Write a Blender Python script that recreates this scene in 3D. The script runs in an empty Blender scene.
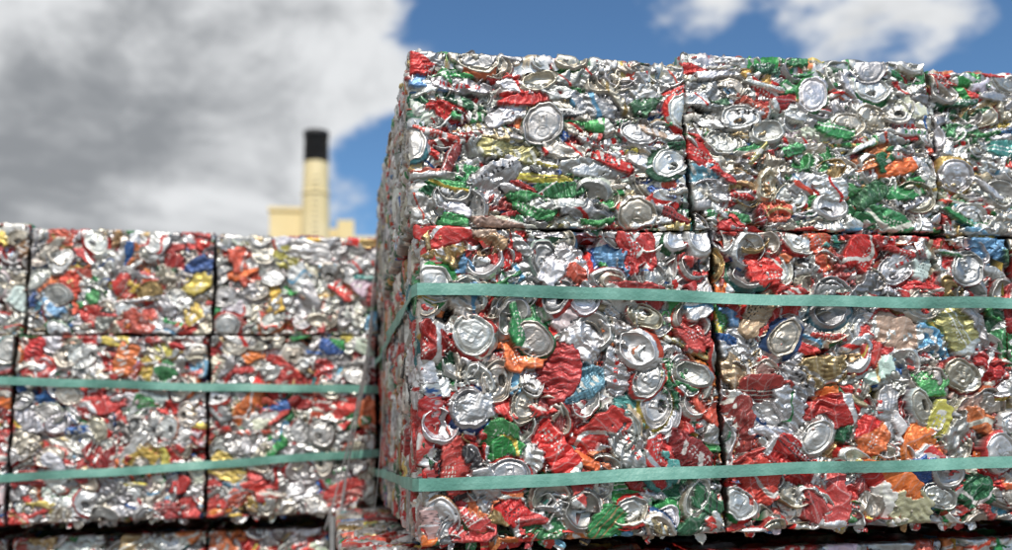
import bpy, math, numpy as np, time
T0=time.time()
ZC=1.42          # camera height above the yard
f32=np.float32

# ------------------------------------------------------------------ palette
PAL={
 'red':((.60,.028,.022),.28),'red2':((.36,.020,.018),.42),'orange':((.78,.20,.045),.35),'coral':((.66,.09,.05),.3),
 'green':((.035,.27,.08),.42),'dgreen':((.018,.13,.055),.42),'blue':((.03,.12,.36),.42),'teal':((.06,.30,.30),.4),
 'lblue':((.14,.36,.56),.42),'gold':((.50,.36,.17),.8),'yellow':((.74,.55,.10),.35),
 'white':((.74,.74,.71),.1),'black':((.03,.03,.034),.4),'tan':((.50,.41,.30),.3),
 'silver':((.84,.84,.84),1.0),'dull':((.56,.56,.56),1.0),'warm':((.70,.65,.57),1.0)}
def pick(rng,w):
    k=list(w.keys()); p=np.array(list(w.values()),float); p/=p.sum()
    return k[rng.choice(len(k),p=p)]
def col(n): 
    c,m=PAL[n]; return np.array([c[0],c[1],c[2],m],f32)
STY={
 'top':dict(body=dict(silver=34,dull=18,warm=10,red=9,coral=2,red2=5,green=10,dgreen=5,blue=2.5,lblue=2,teal=1.5,gold=4,yellow=3,white=6,orange=2.5,black=2,tan=2.5),
            kinds=dict(body=.43,lid=.11,base=.07,strip=.39)),
 'main':dict(body=dict(silver=15,dull=9,warm=6,red=28,coral=6,red2=11,green=8,dgreen=4,blue=2.5,lblue=3,teal=2,gold=5,yellow=3,white=6,orange=8,black=2,tan=4),
            kinds=dict(body=.52,lid=.21,base=.14,strip=.13)),
 'left':dict(body=dict(silver=26,dull=14,warm=9,red=17,coral=6,red2=6,green=6,blue=3.5,lblue=3.5,teal=1.5,gold=4,yellow=4,white=9,orange=4),
            kinds=dict(body=.53,lid=.16,base=.12,strip=.19)),
}
METALS=('silver','dull','warm')
def tri(x): return np.abs(np.mod(x,2)-1)*2-1
def sst(a,b,x):
    t=np.clip((x-a)/(b-a),0,1); return t*t*(3-2*t)
def crumple(P,Q,rng,lam=25.,amp=2.4,n=4,aniso=1.0,main=None,spread=3.14):
    out=0; wear=0
    for k in range(n):
        a=rng.uniform(0,math.pi) if main is None else main+rng.uniform(-spread,spread)*(.4+.5*k)
        c,s=math.cos(a),math.sin(a)
        L=lam/1.8**k*rng.uniform(.8,1.25)
        A=amp/1.85**k*rng.uniform(.7,1.3)
        u=(c*P+s*Q*aniso)*2/L; v=(-s*P+c*Q*aniso)*2/L
        ww=rng.uniform(.3,.9)
        tw=tri(u+rng.uniform(0,9)+ww*tri(v*.37+rng.uniform(0,9))+.2*np.sin(v*1.3+rng.uniform(0,9)))
        mod=.6+.4*tri(v*.21+u*.17+rng.uniform(0,9))
        out=out+A*tw*mod
        if k<3: wear=np.maximum(wear,sst(.84,.99,tw)*mod)
    return out,wear
def boxblur(H,r):
    r=max(1,int(r)); k=2*r+1
    A=np.pad(H,((r+1,r),(0,0)),mode='edge').cumsum(0); A=(A[k:]-A[:-k])/k
    B=np.pad(A,((0,0),(r+1,r)),mode='edge').cumsum(1); return (B[:,k:]-B[:,:-k])/k

def make_label(P,Q,a,b,rng,style):
    base=pick(rng,style['body']); C=np.empty(P.shape+(4,),f32); bc=col(base).copy()
    if base not in METALS:
        bc[:3]*=rng.uniform(.85,1.15,3); g=bc[:3].mean(); bc[:3]+=(max(g,.25)-bc[:3])*rng.uniform(0,.16)
    C[:]=bc
    if base in METALS:
        r=rng.random()
        if r<.35:
            o=pick(rng,dict(red=4,blue=1.2,green=1.5,black=1,lblue=1,gold=1,coral=1))
            m=tri(P*rng.uniform(.03,.06)+rng.uniform(0,9)+.5*np.sin(Q*.12))>rng.uniform(.5,.85)
            C[m]=col(o)
        elif r<.5:
            o=pick(rng,dict(red=3,blue=1.5,green=1.5,black=2)); q0=rng.uniform(-.3,.3)*b
            m=(np.abs(Q-q0)<3)&(np.sin(P*.9+1.5*np.sin(P*.31))+.5*np.sin(Q*1.4+P*.4)>.1)&(np.abs(P)<a*.6)
            C[m]=col(o)
        return C,base
    r=rng.random()
    if r<.24:   # swoosh
        o=pick(rng,dict(white=5,silver=5,gold=1,yellow=1))
        m=np.abs(Q-b*.6*np.sin(P*rng.uniform(.05,.09)+rng.uniform(0,6))-rng.uniform(-.3,.3)*b)<rng.uniform(1.5,4)
        C[m]=col(o)
    elif r<.48: # large lettering
        o=pick(rng,dict(white=6,silver=4,gold=1)); q0=rng.uniform(-.4,.4)*b; w=rng.uniform(5,9)
        st=rng.uniform(.2,.34)
        g=np.sin(P*st+.8*np.sin(Q*.3+rng.uniform(0,6)))+.9*np.sin(P*st*1.9+Q*.35+rng.uniform(0,6))
        m=(np.abs(Q-q0-.1*P)<w)&(g>.5)
        C[m]=col(o)
    elif r<.66: # second colour block
        o=pick(rng,style['body'])
        m=(P*math.cos(1.1)+Q*math.sin(1.1)+3*np.sin(P*.1))>rng.uniform(.1,.6)*b
        C[m]=col(o)
    elif r<.76: # thin rules
        o=pick(rng,dict(white=4,silver=3,gold=2,black=1)); 
        m=(tri(Q*rng.uniform(.25,.4)+rng.uniform(0,4))>.55)&(np.abs(Q-rng.uniform(-.4,.4)*b)<b*.4)
        C[m]=col(o)
    if rng.random()<.55: # small print rows
        o=pick(rng,dict(white=5,silver=3,black=1.5)); q1=rng.uniform(-.6,.6)*b; p1=rng.uniform(-.4,.4)*a; ph=rng.uniform(0,6)
        m=(np.abs(Q-q1)<6)&(np.abs(P-p1)<a*.4)&(np.sin(Q*1.5)>.0)&(np.sin(P*1.25+ph)+.7*np.sin(P*.53+Q*.9)>.25)
        C[m]=col(o)
    if rng.random()<.35:
        m=np.abs(P+2*np.sin(Q*.15))>a*rng.uniform(.70,.86); C[m]=col('silver')
    return C,base

def field(w,h,res,rng,style):
    fine=res<3.2
    ext=8. if fine else 0.
    nx=max(6,int(round((w+2*ext)/res))+1); ny=max(6,int(round((h+2*ext)/res))+1)
    xs=np.linspace(-ext,w+ext,nx).astype(f32); ys=np.linspace(-ext,h+ext,ny).astype(f32)
    X,Y=np.meshgrid(xs,ys); dx=xs[1]-xs[0]; dy=ys[1]-ys[0]
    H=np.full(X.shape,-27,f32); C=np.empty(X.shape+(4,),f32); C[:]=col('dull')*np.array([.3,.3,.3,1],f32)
    c0,_=crumple(X,Y,rng,18,3.,3); H+=c0
    sty=STY[style]; items=[]
    sx,sy={'top':(37,20),'main':(46,36),'left':(43,32)}[style]
    for ps in range(3 if fine else 1):
        for gy in np.arange(-8,h+sy,sy):
            for gx in np.arange(-8,w+sx,sx):
                items.append((rng.uniform(-13,-4)+ps*3.0,gx+rng.uniform(-.6,.6)*sx,gy+rng.uniform(-.6,.6)*sy))
    items.sort()
    for z0,cx,cy in items:
        kind=pick(rng,sty['kinds'])
        if kind=='body':
            a=rng.uniform(24,46); b=rng.uniform(15,30)
            if style=='top': b*=.62
            R=a*1.25
        elif kind=='strip': a=rng.uniform(20,42); b=rng.uniform(3.5,8.5); R=a*1.25
        else: a=b=26; R=38
        ix0=max(0,int((cx-R+ext)/dx)); ix1=min(nx,int((cx+R+ext)/dx)+1)
        iy0=max(0,int((cy-R+ext)/dy)); iy1=min(ny,int((cy+R+ext)/dy)+1)
        if ix1-ix0<2 or iy1-iy0<2: continue
        u=X[iy0:iy1,ix0:ix1]-cx; v=Y[iy0:iy1,ix0:ix1]-cy
        if kind=='strip' or style=='top': ang=rng.normal(0,.32)
        elif style=='main': ang=rng.uniform(0,math.pi)
        else: ang=rng.normal(0,.9)
        c,s=math.cos(ang),math.sin(ang); P=c*u+s*v; Q=-s*u+c*v
        tone=rng.uniform(.62,1.06)
        if not fine:
            d=np.maximum(np.abs(P/a),np.abs(Q/b)); m=d<1
            z=z0+P*rng.normal(0,.1)+Q*rng.normal(0,.1)+rng.normal(0,1.5,P.shape)
            Cc=np.empty(P.shape+(4,),f32); Cc[:]=col(pick(rng,sty['body']))
        elif kind in('body','strip'):
            ol,_=crumple(P,Q,rng,a*.7,.12,3)
            pw=rng.uniform(1.8,4)
            d=(np.abs(P/a)**pw+np.abs(Q/b)**pw)**(1/pw)+ol
            m=d<1
            if kind=='body':
                r=rng.random()
                if r<.4:
                    cr,wear=crumple(P,Q,rng,rng.uniform(11,19),rng.uniform(1.4,2.5),4,1.,rng.choice([0,math.pi/2])+rng.normal(0,.25),.5)
                    c2,_=crumple(P,Q,rng,34,2.8,2); cr=cr+c2
                else: cr,wear=crumple(P,Q,rng,rng.uniform(22,40),rng.uniform(2.7,4.8),5)
                bulge=rng.uniform(0,3)
            else:
                cr,wear=crumple(P,Q,rng,rng.uniform(12,24),rng.uniform(1.,2.0),4,1.5)
                bulge=rng.uniform(1,4)
            z=z0+P*rng.normal(0,.13)+Q*rng.normal(-.02,.25)+bulge*(1-d*d)+cr-6*sst(.92,1.,d)
            Cc,bn=make_label(P,Q,a,b,rng,sty)
            if bn not in METALS:
                k=(wear*.36)[...,None]; Cc=Cc*(1-k)+col('silver')*k
                tone=rng.uniform(.85,1.1)
        else:
            sq=rng.uniform(.56,1.0); r0=rng.uniform(24,28); sh=rng.normal(0,.12)
            bend,_=crumple(P,Q,rng,40,1.5,2)
            wob,_=crumple(P,Q,rng,34,.055,2)
            r=np.sqrt((P+sh*Q)**2+(Q/sq)**2)/r0+wob
            collar=rng.uniform(1.02,1.36); m=r<collar
            fn,_=crumple(P,Q,rng,15,.8,3)
            z=z0+3.3+P*rng.normal(0,.12)+Q*rng.normal(-.02,.17)+bend*rng.uniform(.5,2.)+fn*rng.uniform(.0,.9)
            nm=rng.choice(['silver','silver','dull','warm'])
            if rng.random()<.04: nm='gold'
            Cc=np.empty(P.shape+(4,),f32); Cc[:]=col(nm)
            if kind=='lid':
                z=z+2.4*np.exp(-((r-.95)/.045)**2)-3.2*np.exp(-((r-.84)/.05)**2)
                z=z+.8*np.exp(-((r-.66)/.03)**2)
                p=P/r0; q=Q/(r0*sq)
                op=np.sqrt((p/.30)**2+((q+.36)/.26)**2)
                if rng.random()<.45: z=z-np.where(op<1,6,0); Cc[op<.95]*=np.array([.3,.3,.3,1],f32)
                else: z=z-1.2*np.exp(-((op-1)/.12)**2)
                tb=np.maximum(np.abs(p)/.17,np.abs(q-.13)/.32)
                z=z+np.where(tb<1,1.6,0)-np.where(np.sqrt((p/.09)**2+((q-.27)/.1)**2)<1,1.6,0)
            else:
                z=z+3.2*np.exp(-((r-.80)/.06)**2)-np.where(r<.78,7.5*np.clip(1-(r/.8)**2,0,1),0)
                z=z-np.clip(r-.84,0,1)*16
            out=r>1.0
            cm,_=crumple(P,Q,rng,12,1.6,3)
            z=z+np.where(out,-(r-1)*26+cm-1.0,0)
            lb,_=make_label(P,Q,30,26,rng,sty)
            Cc=np.where(out[...,None],lb,Cc)
        Cc[...,:3]*=tone*np.array([1,rng.uniform(.96,1.02),rng.uniform(.92,1.01)],f32)
        sub=H[iy0:iy1,ix0:ix1]; mm=m&(z>sub-4.0)
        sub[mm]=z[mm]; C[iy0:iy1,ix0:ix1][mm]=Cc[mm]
    H=np.where(H>3,3+(H-3)*.4,H); H=np.minimum(H,8)
    if not fine:      # hidden faces stay a little behind the arris
        return X,Y,np.minimum(H,-2)-4,C
    # crevice shade painted into the vertex colours, darkest deep in the folds
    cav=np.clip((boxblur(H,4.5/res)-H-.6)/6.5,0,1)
    fold_shade=1-.62*cav
    C[...,:3]*=fold_shade[...,None]
    d=np.minimum(np.minimum(X,w-X),np.minimum(Y,h-Y))
    rn,_=crumple(X,Y,rng,60,2.6,3); r=np.clip(4.5+rn,2,10)
    dd=np.clip(d,0,r); sink=r-np.sqrt(np.clip(r*r-(r-dd)**2,0,None))
    sink=sink+np.where(d<0,-d*2.0,0)
    lowf,_=crumple(X,Y,rng,170,1.4,2)
    H=H-sink+lowf
    jx,_=crumple(X,Y,rng,20,.8,3); jy,_=crumple(X,Y,rng,20,.8,3)
    wx,_=crumple(X,Y,rng,90,2.0,2); wy,_=crumple(X,Y,rng,90,2.0,2)
    pull=np.where(X<0,-X,0)-np.where(X>w,X-w,0); pully=np.where(Y<0,-Y,0)-np.where(Y>h,Y-h,0)
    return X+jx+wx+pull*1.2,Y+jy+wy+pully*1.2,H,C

def flake(rng,size,style):
    a=size; b=size*rng.uniform(.45,.9); n1,n2=20,14
    u=np.linspace(-a,a,n1); v=np.linspace(-b,b,n2); P,Q=np.meshgrid(u,v)
    cr,_=crumple(P,Q,rng,14,2.2,3)
    z=cr-rng.uniform(.01,.03)*P*P-rng.uniform(.01,.04)*Q*Q
    ol,_=crumple(P,Q,rng,30,.14,3)
    d=(np.abs(P/a)**3+np.abs(Q/b)**3)**(1/3)+ol
    C,_=make_label(P,Q,a,b,rng,STY[style])
    pts=np.stack([P,Q,z],-1).reshape(-1,3)
    idx=np.arange(n1*n2).reshape(n2,n1)
    q=np.stack([idx[:-1,:-1],idx[:-1,1:],idx[1:,1:],idx[1:,:-1]],-1).reshape(-1,4)
    keep=(d.reshape(-1)[q]<1.0).all(1)
    return pts,q[keep],C.reshape(-1,4)

def mesh_from(name,V,Q,C,mat):
    me=bpy.data.meshes.new(name); nv=len(V); nq=len(Q)
    me.vertices.add(nv); me.vertices.foreach_set('co',V.astype(f32).ravel())
    me.loops.add(nq*4); me.loops.foreach_set('vertex_index',Q.astype(np.int32).ravel())
    me.polygons.add(nq); me.polygons.foreach_set('loop_start',np.arange(0,nq*4,4,dtype=np.int32))
    me.polygons.foreach_set('use_smooth',np.ones(nq,dtype=bool))
    me.update(calc_edges=True)
    at=me.color_attributes.new('Col','FLOAT_COLOR','POINT'); at.data.foreach_set('color',C.astype(f32).ravel())
    me.materials.append(mat)
    ob=bpy.data.objects.new(name,me); bpy.context.scene.collection.objects.link(ob); return ob

SEED=[140]
def bale(x0,x1,y0,y1,z0,z1,style,res,nfl=(0,0),mat=None,yaw=0.0,tilt=0.0,vbridge=0):
    SEED[0]+=1; rng=np.random.default_rng(SEED[0])
    w,d,h=x1-x0,y1-y0,z1-z0
    ex,ey,ez=np.eye(3)
    faces={'F':((x0,y0,z0),ex,ez,w,h),'L':((x0,y1,z0),-ey,ez,d,h),'R':((x1,y0,z0),ey,ez,d,h),
           'B':((x1,y1,z0),-ex,ez,w,h),'T':((x0,y0,z1),ex,ey,w,d),'D':((x0,y1,z0),ex,-ey,w,d)}
    Vs,Qs,Cs=[],[],[]; off=0
    for k,(O,S,T,fw,fh) in faces.items():
        r=res.get(k,9.0)
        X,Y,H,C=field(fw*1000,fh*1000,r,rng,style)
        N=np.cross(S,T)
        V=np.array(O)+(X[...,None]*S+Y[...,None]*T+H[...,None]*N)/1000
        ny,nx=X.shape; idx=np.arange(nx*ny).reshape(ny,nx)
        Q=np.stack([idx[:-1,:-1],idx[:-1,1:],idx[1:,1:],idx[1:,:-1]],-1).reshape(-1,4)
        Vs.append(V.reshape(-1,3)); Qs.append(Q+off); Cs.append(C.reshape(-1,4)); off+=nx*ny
    def put(pos,n,tn,size):
        nonlocal off
        pts,q,C=flake(rng,size,style)
        n=n+rng.normal(0,tn,3); n/=np.linalg.norm(n)
        t=rng.normal(0,1,3); t-=n*t.dot(n); t/=np.linalg.norm(t); b=np.cross(n,t)
        V=pos+(pts@np.stack([t,b,n]))/1000
        Vs.append(V); Qs.append(q+off); Cs.append(C); off+=len(V)
    for _ in range(nfl[0]):
        p=np.array([rng.uniform(x0+.02,x1-.02),y0+.004,rng.uniform(z0+.02,z1-.02)])
        put(p,np.array([0,-1,0.]),.28,rng.uniform(8,15))
    for _ in range(nfl[1]):
        if rng.random()<.65: p=np.array([rng.uniform(x0+.01,x1-.01),y0+rng.uniform(.005,.03),z1-.004]); n=np.array([0,-.5,.8])
        else: p=np.array([x0+.007,rng.uniform(y0,y1),z1-.005]); n=np.array([-.5,0,.8])
        if rng.random()<.3: p=np.array([x0+.008,y0+.008,rng.uniform(z0,z1)]); n=np.array([-.6,-.6,0.])
        put(p,n,.35,rng.uniform(6,12))
    if nfl[0]>5:
        for _ in range(16):
            p=np.array([rng.uniform(x0+.01,x1-.01),y0+.009,z0+rng.uniform(-.004,.004)])
            put(p,np.array([0,-1,0.1]),.35,rng.uniform(7,14))
    for _ in range(vbridge):
        p=np.array([x0+rng.uniform(-.004,.006),y0+.008,rng.uniform(z0,z1-.01)])
        put(p,np.array([0,-1,0.]),.3,rng.uniform(8,15))
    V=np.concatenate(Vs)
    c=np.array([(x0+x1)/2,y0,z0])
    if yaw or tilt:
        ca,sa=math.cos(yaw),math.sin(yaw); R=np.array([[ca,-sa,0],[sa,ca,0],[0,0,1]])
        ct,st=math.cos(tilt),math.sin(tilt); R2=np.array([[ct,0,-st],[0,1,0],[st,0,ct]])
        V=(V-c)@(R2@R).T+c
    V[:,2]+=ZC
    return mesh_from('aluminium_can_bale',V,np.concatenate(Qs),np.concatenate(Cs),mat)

# ------------------------------------------------------------------ node helpers
def newmat(n):
    m=bpy.data.materials.new(n); m.use_nodes=True; nt=m.node_tree; return m,nt,nt.nodes['Principled BSDF']
def node(nt,t,**k):
    n=nt.nodes.new(t)
    for a,b in k.items(): setattr(n,a,b)
    return n
def math_(nt,op,a,b=None,c=None,clamp=False):
    n=node(nt,'ShaderNodeMath',operation=op); n.use_clamp=clamp
    for i,v in enumerate((a,b,c)):
        if v is None: continue
        if isinstance(v,(int,float)): n.inputs[i].default_value=v
        else: nt.links.new(v,n.inputs[i])
    return n.outputs[0]

def can_material():
    m,nt,b=newmat('crushed_can_metal'); L=nt.links.new
    at=node(nt,'ShaderNodeAttribute',attribute_name='Col'); tc=node(nt,'ShaderNodeTexCoord')
    def nz(scale,detail,rough=.5,dis=0.):
        n=node(nt,'ShaderNodeTexNoise'); n.inputs['Scale'].default_value=scale; n.inputs['Detail'].default_value=detail
        n.inputs['Roughness'].default_value=rough; n.inputs['Distortion'].default_value=dis
        L(tc.outputs['Object'],n.inputs['Vector']); return n.outputs[0]
    def mrg(v,a,b_,c,d):
        r=node(nt,'ShaderNodeMapRange'); L(v,r.inputs[0])
        for i,x in enumerate((a,b_,c,d)): r.inputs[i+1].default_value=x
        return r.outputs[0]
    tone=mrg(nz(60,5),.3,.7,.62,1.06)
    scr=mrg(nz(190,4,.65,2.5),.60,.68,0,.65)      # scratches through the print to bare aluminium
    mx=node(nt,'ShaderNodeMix',data_type='RGBA'); L(scr,mx.inputs[0]); L(at.outputs['Color'],mx.inputs[6])
    lum=node(nt,'ShaderNodeVectorMath',operation='ADD'); L(at.outputs['Color'],lum.inputs[0]); lum.inputs[1].default_value=(.25,.25,.25)
    L(lum.outputs[0],mx.inputs[7])
    vm=node(nt,'ShaderNodeVectorMath',operation='SCALE'); L(mx.outputs[2],vm.inputs[0]); L(tone,vm.inputs['Scale'])
    vn=node(nt,'ShaderNodeVectorMath',operation='MINIMUM'); L(vm.outputs[0],vn.inputs[0]); vn.inputs[1].default_value=(.9,.9,.9)
    L(vn.outputs[0],b.inputs['Base Color'])
    met=math_(nt,'MAXIMUM',at.outputs['Alpha'],scr); L(met,b.inputs['Metallic'])
    L(mrg(nz(90,3),.3,.7,.33,.60),b.inputs['Roughness'])
    bp=node(nt,'ShaderNodeBump'); bp.inputs['Strength'].default_value=.34; bp.inputs['Distance'].default_value=.0012
    L(nz(230,3,.55,1.0),bp.inputs['Height']); L(bp.outputs[0],b.inputs['Normal'])
    return m
def noisy_mat(name,c1,c2,scale,rough,bump=.2,dist=.01,metal=0,detail=6):
    m,nt,b=newmat(name); L=nt.links.new; tc=node(nt,'ShaderNodeTexCoord')
    n=node(nt,'ShaderNodeTexNoise'); n.inputs['Scale'].default_value=scale; n.inputs['Detail'].default_value=detail
    L(tc.outputs['Object'],n.inputs['Vector'])
    r=node(nt,'ShaderNodeValToRGB'); r.color_ramp.elements[0].color=(*c1,1); r.color_ramp.elements[1].color=(*c2,1)
    r.color_ramp.elements[0].position=.35; r.color_ramp.elements[1].position=.65
    L(n.outputs[0],r.inputs[0]); L(r.outputs[0],b.inputs['Base Color'])
    b.inputs['Roughness'].default_value=rough; b.inputs['Metallic'].default_value=metal
    n2=node(nt,'ShaderNodeTexNoise'); n2.inputs['Scale'].default_value=scale*6; L(tc.outputs['Object'],n2.inputs['Vector'])
    bp=node(nt,'ShaderNodeBump'); bp.inputs['Strength'].default_value=bump; bp.inputs['Distance'].default_value=dist
    L(n2.outputs[0],bp.inputs['Height']); L(bp.outputs[0],b.inputs['Normal'])
    return m
CAN=can_material()
STRAP=noisy_mat('green_plastic_strap',(.12,.31,.25),(.19,.41,.34),45,.5,.6,.0012)
WIRE=noisy_mat('galvanised_wire',(.4,.4,.4),(.6,.6,.6),30,.4,.1,.001,.8)
WOOD=noisy_mat('pallet_wood',(.28,.18,.10),(.42,.30,.19),9,.8,.5,.003)
CONC=noisy_mat('yard_concrete',(.13,.126,.115),(.22,.213,.20),.8,.9,.3,.01)
YEL=noisy_mat('cream_cladding',(.80,.64,.32),(.86,.71,.40),.3,.7,.1,.01)
CHIM=noisy_mat('cream_chimney_paint',(.76,.63,.34),(.84,.71,.42),.6,.6,.1,.01)
BLK=noisy_mat('soot_black_steel',(.012,.012,.014),(.03,.03,.032),1.5,.6,.1,.01)
DRK=noisy_mat('dark_glass',(.03,.04,.05),(.06,.07,.08),.5,.15,.05,.01)

# ------------------------------------------------------------------ bales
SC=bpy.context.scene
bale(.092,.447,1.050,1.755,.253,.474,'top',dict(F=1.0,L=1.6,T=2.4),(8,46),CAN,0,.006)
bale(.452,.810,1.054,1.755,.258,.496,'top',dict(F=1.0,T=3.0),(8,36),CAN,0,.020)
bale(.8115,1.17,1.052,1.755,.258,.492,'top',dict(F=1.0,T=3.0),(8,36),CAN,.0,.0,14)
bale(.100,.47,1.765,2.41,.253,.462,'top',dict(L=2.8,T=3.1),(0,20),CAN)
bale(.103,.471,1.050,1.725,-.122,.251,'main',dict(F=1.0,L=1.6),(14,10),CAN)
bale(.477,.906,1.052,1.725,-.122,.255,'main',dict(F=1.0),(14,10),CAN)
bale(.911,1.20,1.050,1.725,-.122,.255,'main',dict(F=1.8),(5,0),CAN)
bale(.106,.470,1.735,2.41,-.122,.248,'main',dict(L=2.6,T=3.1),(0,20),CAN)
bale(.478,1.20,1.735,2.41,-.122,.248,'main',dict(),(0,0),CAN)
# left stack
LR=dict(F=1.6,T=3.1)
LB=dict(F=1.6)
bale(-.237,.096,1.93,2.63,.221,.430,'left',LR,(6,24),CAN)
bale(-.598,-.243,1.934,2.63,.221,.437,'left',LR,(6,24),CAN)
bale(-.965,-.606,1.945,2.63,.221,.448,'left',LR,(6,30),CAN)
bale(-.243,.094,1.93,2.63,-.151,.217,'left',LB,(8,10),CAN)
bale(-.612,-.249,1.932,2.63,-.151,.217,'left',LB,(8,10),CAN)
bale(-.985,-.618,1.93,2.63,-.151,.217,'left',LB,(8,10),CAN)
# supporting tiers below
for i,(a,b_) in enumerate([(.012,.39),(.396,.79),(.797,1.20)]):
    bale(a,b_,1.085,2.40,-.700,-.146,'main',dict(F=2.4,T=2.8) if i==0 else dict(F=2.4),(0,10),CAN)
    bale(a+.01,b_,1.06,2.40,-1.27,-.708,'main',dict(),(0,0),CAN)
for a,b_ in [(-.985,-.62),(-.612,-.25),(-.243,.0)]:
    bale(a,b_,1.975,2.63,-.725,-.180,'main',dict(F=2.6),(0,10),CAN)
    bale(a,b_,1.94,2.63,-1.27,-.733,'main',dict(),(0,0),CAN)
print('bales',time.time()-T0)

# ------------------------------------------------------------------ generic parts
def link(ob,parent=None):
    SC.collection.objects.link(ob)
    if parent: ob.parent=parent
    return ob
def box(name,x0,x1,y0,y1,z0,z1,mat,parent=None,bev=0.0):
    V=[(x,y,z) for x in(x0,x1) for y in(y0,y1) for z in(z0,z1)]
    F=[(0,1,3,2),(4,6,7,5),(0,4,5,1),(2,3,7,6),(0,2,6,4),(1,5,7,3)]
    me=bpy.data.meshes.new(name); me.from_pydata(V,[],F); me.update(); me.materials.append(mat)
    ob=link(bpy.data.objects.new(name,me),parent)
    if bev:
        m=ob.modifiers.new('b','BEVEL'); m.width=bev; m.segments=2
    return ob
def empty(name):
    return link(bpy.data.objects.new(name,None))

def strap(name,x0,x1,y0,y1,zl,zr,seed,w=.0145,th=.0011,zback=None):
    rng=np.random.default_rng(seed)
    zback=zback if zback is not None else zl
    cor=[(x0,y0,zl),(x1,y0,zr),(x1,y1,zr),(x0,y1,zback)]
    path=[]
    for i in range(4):
        a=np.array(cor[i]); b=np.array(cor[(i+1)%4]); n=110
        dirv=(b-a); Ld=np.linalg.norm(dirv[:2]); nrm=np.array([dirv[1],-dirv[0],0])/Ld
        ph=rng.uniform(0,6,4)
        for k in range(n):
            t=k/n; tt=.004/Ld+t*(1-.008/Ld)
            env=math.sin(math.pi*t)**.3
            o=(.0012*math.sin(t*17+ph[0])+.0008*math.sin(t*41+ph[1]))*env
            dz=(.0018*math.sin(t*9+ph[2])+.0007*math.sin(t*31+ph[3]))*env
            tw=(.0018*math.sin(t*13+ph[1])+.0012*math.sin(t*37+ph[0])+.0006*math.sin(t*83+ph[2]))*env
            path.append((a+dirv*tt+nrm*o+np.array([0,0,dz]),nrm,tw))
    V=[];F=[];n=len(path)
    for i,(p,nr,tw) in enumerate(path):
        for (dn,dz) in ((0,-w/2),(th,-w/2),(th*1.25,0),(th,w/2),(0,w/2)):
            q=p+nr*(dn+tw*(dz/(w/2)))+np.array([0,0,dz+ZC]); V.append(tuple(q))
    for i in range(n):
        j=(i+1)%n
        for k in range(5):
            F.append((i*5+k,j*5+k,j*5+(k+1)%5,i*5+(k+1)%5))
    me=bpy.data.meshes.new(name); me.from_pydata(V,[],F); me.update(); me.materials.append(STRAP)
    return link(bpy.data.objects.new(name,me))
strap('packing_strap',.0945,1.21,1.0415,2.42,.1727,.1560,1,zback=.150)
strap('packing_strap',.0950,1.21,1.0415,2.42,-.0530,-.0410,2,zback=-.078)
strap('packing_strap',-.995,.0990,1.9215,2.64,.136,.102,3,w=.016)
strap('packing_strap',-.995,.0990,1.9215,2.64,-.078,-.0300,4,w=.016)

def wire(name,pts,r=.0009):
    cu=bpy.data.curves.new(name,'CURVE'); cu.dimensions='3D'; cu.bevel_depth=r; cu.bevel_resolution=2
    sp=cu.splines.new('NURBS'); sp.points.add(len(pts)-1); sp.use_endpoint_u=True; sp.order_u=4
    for i,p in enumerate(pts): sp.points[i].co=(p[0],p[1],p[2]+ZC,1)
    cu.materials.append(WIRE); return link(bpy.data.objects.new(name,cu))
wire('baling_wire',[(.088,1.70,.40),(.078,1.74,.28),(.068,1.80,.12),(.040,1.84,-.02),(.018,1.86,-.14),(.02,1.85,-.17)],.0014)
wire('baling_wire',[(.086,1.74,.30),(.076,1.78,.20),(.050,1.82,.06),(.022,1.86,-.07),(-.004,1.87,-.17)],.0014)
wire('baling_wire',[(.082,1.84,.24),(.074,1.86,.14),(.050,1.88,.02),(.030,1.88,-.08),(.022,1.88,-.17)],.0018)
wire('baling_wire',[(.080,1.90,.23),(.062,1.90,.1),(.036,1.90,-.03),(.008,1.90,-.12),(-.010,1.90,-.18)],.0012)
wire('baling_wire',[(.085,1.45,.44),(.083,1.46,.30),(.086,1.47,.10),(.080,1.5,-.05),(.07,1.5,-.12)],.0006)

def pallet(x0,x1,y0,y1):
    e=empty('wooden_pallet'); n=6
    for i in range(n):
        a=y0+(y1-y0-.1)*i/(n-1); box('deck_board_%d'%i,x0,x1,a,a+.1,.118,.140,WOOD,e,.002)
    for i in range(3):
        a=x0+(x1-x0-.1)*i/2
        box('stringer_%d'%i,a,a+.1,y0+.002,y1-.002,.024,.116,WOOD,e,.002); box('skid_%d'%i,a-.0,a+.1,y0,y1,.001,.022,WOOD,e,.002)
pallet(0,1.22,1.05,2.42); pallet(-1.0,.0-.02,1.93,2.65)

me=bpy.data.meshes.new('ground'); me.from_pydata([(-900,-900,0),(900,-900,0),(900,900,0),(-900,900,0)],[],[(0,1,2,3)]); me.materials.append(CONC)
link(bpy.data.objects.new('ground',me))

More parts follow.
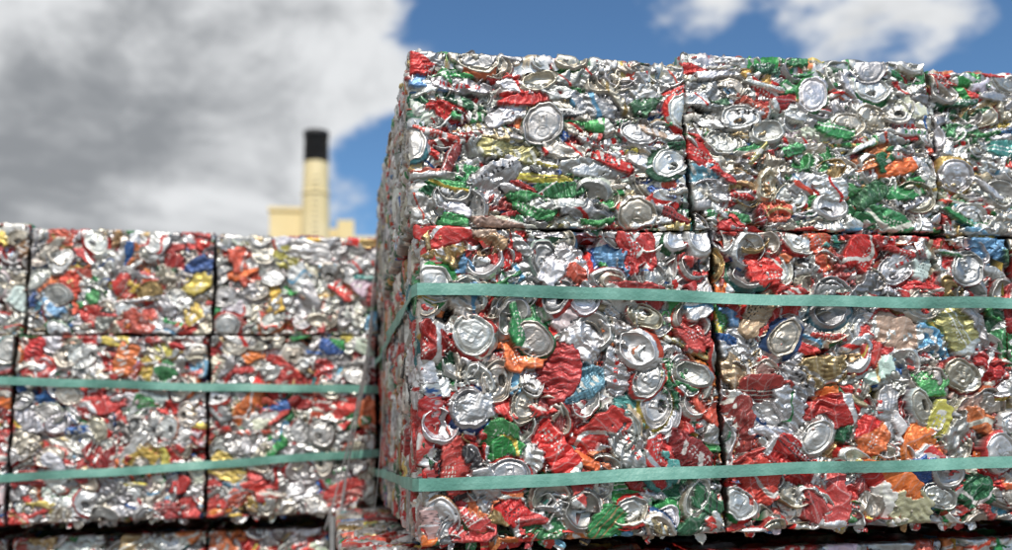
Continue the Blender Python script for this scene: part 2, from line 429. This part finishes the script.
e=empty('factory_building')
box('plant_tower',-4.2,-1.9,62,70,0,ZC+15.6,YEL,e,.03)
box('plant_tower_parapet',-4.32,-1.78,61.88,70.12,ZC+15.602,ZC+15.9,YEL,e,.03)
box('stair_block',.35,1.5,62,70,0,ZC+15.1,YEL,e,.03)
box('main_hall',-1.898,.348,62.5,72,0,ZC+14.6,YEL,e,.03)
box('hall_extension',1.502,14,62.6,74,0,ZC+14.1,YEL,e,.03)
box('hall_annex',-9,-4.22,62.6,74,0,ZC+11.5,YEL,e,.03)
for i in range(6):
    for j in range(4):
        box('window_%d_%d'%(i,j),2.2+i*1.9,3.4+i*1.9,62.54,62.597,2+j*3.2,3.4+j*3.2,DRK,e)
for j in range(4): box('tower_window_%d'%j,-3.6,-2.5,61.93,61.997,3+j*3.4,4.3+j*3.4,DRK,e)
box('roller_door',-8,-5.2,62.5,62.597,0,4.2,DRK,e)
box('roof_duct',-3.4,-2.6,64,66,ZC+15.902,ZC+16.15,CHIM,e,.05)

def lathe(name,prof,cx,cy,mat,parent,seg=40):
    V=[];F=[]
    for r,z in prof:
        for k in range(seg):
            a=2*math.pi*k/seg; V.append((cx+r*math.cos(a),cy+r*math.sin(a),z))
    for i in range(len(prof)-1):
        for k in range(seg):
            F.append((i*seg+k,i*seg+(k+1)%seg,(i+1)*seg+(k+1)%seg,(i+1)*seg+k))
    me=bpy.data.meshes.new(name); me.from_pydata(V,[],F); me.update(); me.materials.append(mat)
    for p in me.polygons: p.use_smooth=True
    return link(bpy.data.objects.new(name,me),parent)
c=empty('factory_chimney')
Z=ZC; CX=-1.1
lathe('shaft',[(1.05,0),(1.0,Z+10),(.93,Z+14),(.80,Z+18.6)],CX,60,CHIM,c)
lathe('collar',[(.81,Z+16.2),(.92,Z+16.22),(.92,Z+16.4),(.80,Z+16.42)],CX,60,CHIM,c)
lathe('black_cap',[(.805,Z+18.5),(.84,Z+18.52),(.80,Z+20.3),(.86,Z+20.32),(.86,Z+20.65),(.7,Z+20.65),(.7,Z+19)],CX,60,BLK,c)
for i in range(50): box('ladder_rung_%d'%i,CX-.2,CX+.2,58.86,58.89,1+i*.36,1.03+i*.36,BLK,c)

# ------------------------------------------------------------------ sky
EL=52; AZ=177
w=bpy.data.worlds.new('World'); SC.world=w; w.use_nodes=True; nt=w.node_tree; nt.nodes.clear(); L=nt.links.new
out=node(nt,'ShaderNodeOutputWorld'); bg=node(nt,'ShaderNodeBackground'); L(bg.outputs[0],out.inputs[0]); bg.inputs[1].default_value=.108
sky=node(nt,'ShaderNodeTexSky',sky_type='NISHITA'); sky.sun_disc=False; sky.sun_elevation=math.radians(EL); sky.sun_rotation=math.radians(AZ)
sky.air_density=1.0; sky.dust_density=.2; sky.ozone_density=2.0
tint=node(nt,'ShaderNodeMix',data_type='RGBA',blend_type='MULTIPLY'); tint.inputs[0].default_value=1
L(sky.outputs[0],tint.inputs[6]); tint.inputs[7].default_value=(.70,.94,1.10,1)
tc=node(nt,'ShaderNodeTexCoord'); G=tc.outputs['Generated']
def dot(v):
    n=node(nt,'ShaderNodeVectorMath',operation='DOT_PRODUCT'); L(G,n.inputs[0]); n.inputs[1].default_value=v; return n.outputs['Value']
def noise(scale,detail,sz=1.6,off=(0,0,0),rough=.55,dis=0.3):
    mp=node(nt,'ShaderNodeMapping'); mp.inputs['Scale'].default_value=(1,1,sz); mp.inputs['Location'].default_value=off; L(G,mp.inputs[0])
    n=node(nt,'ShaderNodeTexNoise'); n.inputs['Scale'].default_value=scale; n.inputs['Detail'].default_value=detail
    n.inputs['Roughness'].default_value=rough; n.inputs['Distortion'].default_value=dis; L(mp.outputs[0],n.inputs['Vector']); return n.outputs[0]
def mrange(v,a,b,c=0,d=1):
    n=node(nt,'ShaderNodeMapRange',interpolation_type='SMOOTHSTEP'); L(v,n.inputs[0])
    for i,x in enumerate((a,b,c,d)): n.inputs[i+1].default_value=x
    return n.outputs[0]
def blob(v,r0,r1):
    l=math.sqrt(sum(x*x for x in v)); v=tuple(x/l for x in v)
    return mrange(dot(v),math.cos(r1),math.cos(r0))
M_=lambda op,a,b: math_(nt,op,a,b)
N1=noise(3.2,9,1.7,(3.1,1.2,.4)); N2=noise(2.6,8,2.0,(7,2,5)); N3=noise(10,8,1.5,(1,5,2)); N4=noise(5.5,9,1.6,(2,8,1),.6,.5)
a=dot((.981,-.1925,0))
left=mrange(a,.03,-.17)
d=M_('ADD',M_('MULTIPLY',M_('SUBTRACT',N1,.5),1.5),M_('MULTIPLY',left,.9))
d=M_('ADD',d,M_('MULTIPLY',M_('SUBTRACT',N3,.5),.9))
d=M_('SUBTRACT',d,.26)
d=M_('ADD',d,M_('MULTIPLY',blob((.505,.765,.405),.02,.17),.44))
d=M_('ADD',d,M_('MULTIPLY',blob((.353,.828,.446),.01,.08),.34))
d=M_('SUBTRACT',d,M_('MULTIPLY',blob((.050,.958,.262),.02,.11),.75))
d=M_('ADD',d,M_('MULTIPLY',mrange(dot((0,-1,0)),-.2,.4),.36))
mask=mrange(d,.0,.28)
dark=M_('MULTIPLY',blob((-.34,.88,.30),.04,.36),.34)     # heavy grey body of the big cloud
tex=M_('ADD',M_('MULTIPLY',M_('SUBTRACT',N2,.5),1.4),M_('MULTIPLY',M_('SUBTRACT',N4,.5),1.9))
core=mrange(M_('ADD',M_('ADD',M_('MULTIPLY',d,.5),dark),tex),.14,.97)
cr=node(nt,'ShaderNodeValToRGB'); L(core,cr.inputs[0])
cr.color_ramp.elements[0].color=(7.4,7.55,7.7,1); cr.color_ramp.elements[0].position=0
cr.color_ramp.elements[1].color=(2.7,2.85,3.05,1); cr.color_ramp.elements[1].position=1
sc=node(nt,'ShaderNodeMix',data_type='RGBA')
L(mask,sc.inputs[0]); L(tint.outputs[2],sc.inputs[6]); L(cr.outputs[0],sc.inputs[7]); L(sc.outputs[2],bg.inputs[0])

sun=bpy.data.lights.new('sun','SUN'); sun.energy=3.7; sun.angle=math.radians(.6); sun.color=(1,.95,.88)
so=link(bpy.data.objects.new('sun',sun))
from mathutils import Vector, Matrix
az=math.radians(AZ); el=math.radians(EL)
ts=Vector((math.sin(az)*math.cos(el),math.cos(az)*math.cos(el),math.sin(el)))
so.rotation_euler=ts.to_track_quat('Z','Y').to_euler()

# ------------------------------------------------------------------ camera
cam=bpy.data.cameras.new('camera'); co=link(bpy.data.objects.new('camera',cam)); SC.camera=co
cam.sensor_width=36; cam.lens=32.0; cam.shift_y=.028; cam.clip_start=.01; cam.clip_end=3000
yaw=math.radians(11.1); pt=math.radians(8.4); roll=math.radians(-1.15)
M=Matrix.Rotation(-yaw,4,'Z')@Matrix.Rotation(math.pi/2+pt,4,'X')@Matrix.Rotation(roll,4,'Z')
M.translation=Vector((0,0,ZC)); co.matrix_world=M
cam.dof.use_dof=True; cam.dof.focus_distance=1.10; cam.dof.aperture_fstop=3.1
SC.view_settings.view_transform='Standard'; SC.view_settings.look='None'; SC.view_settings.exposure=0
print('done',time.time()-T0, sum(len(o.data.vertices) for o in bpy.data.objects if o.type=='MESH'))
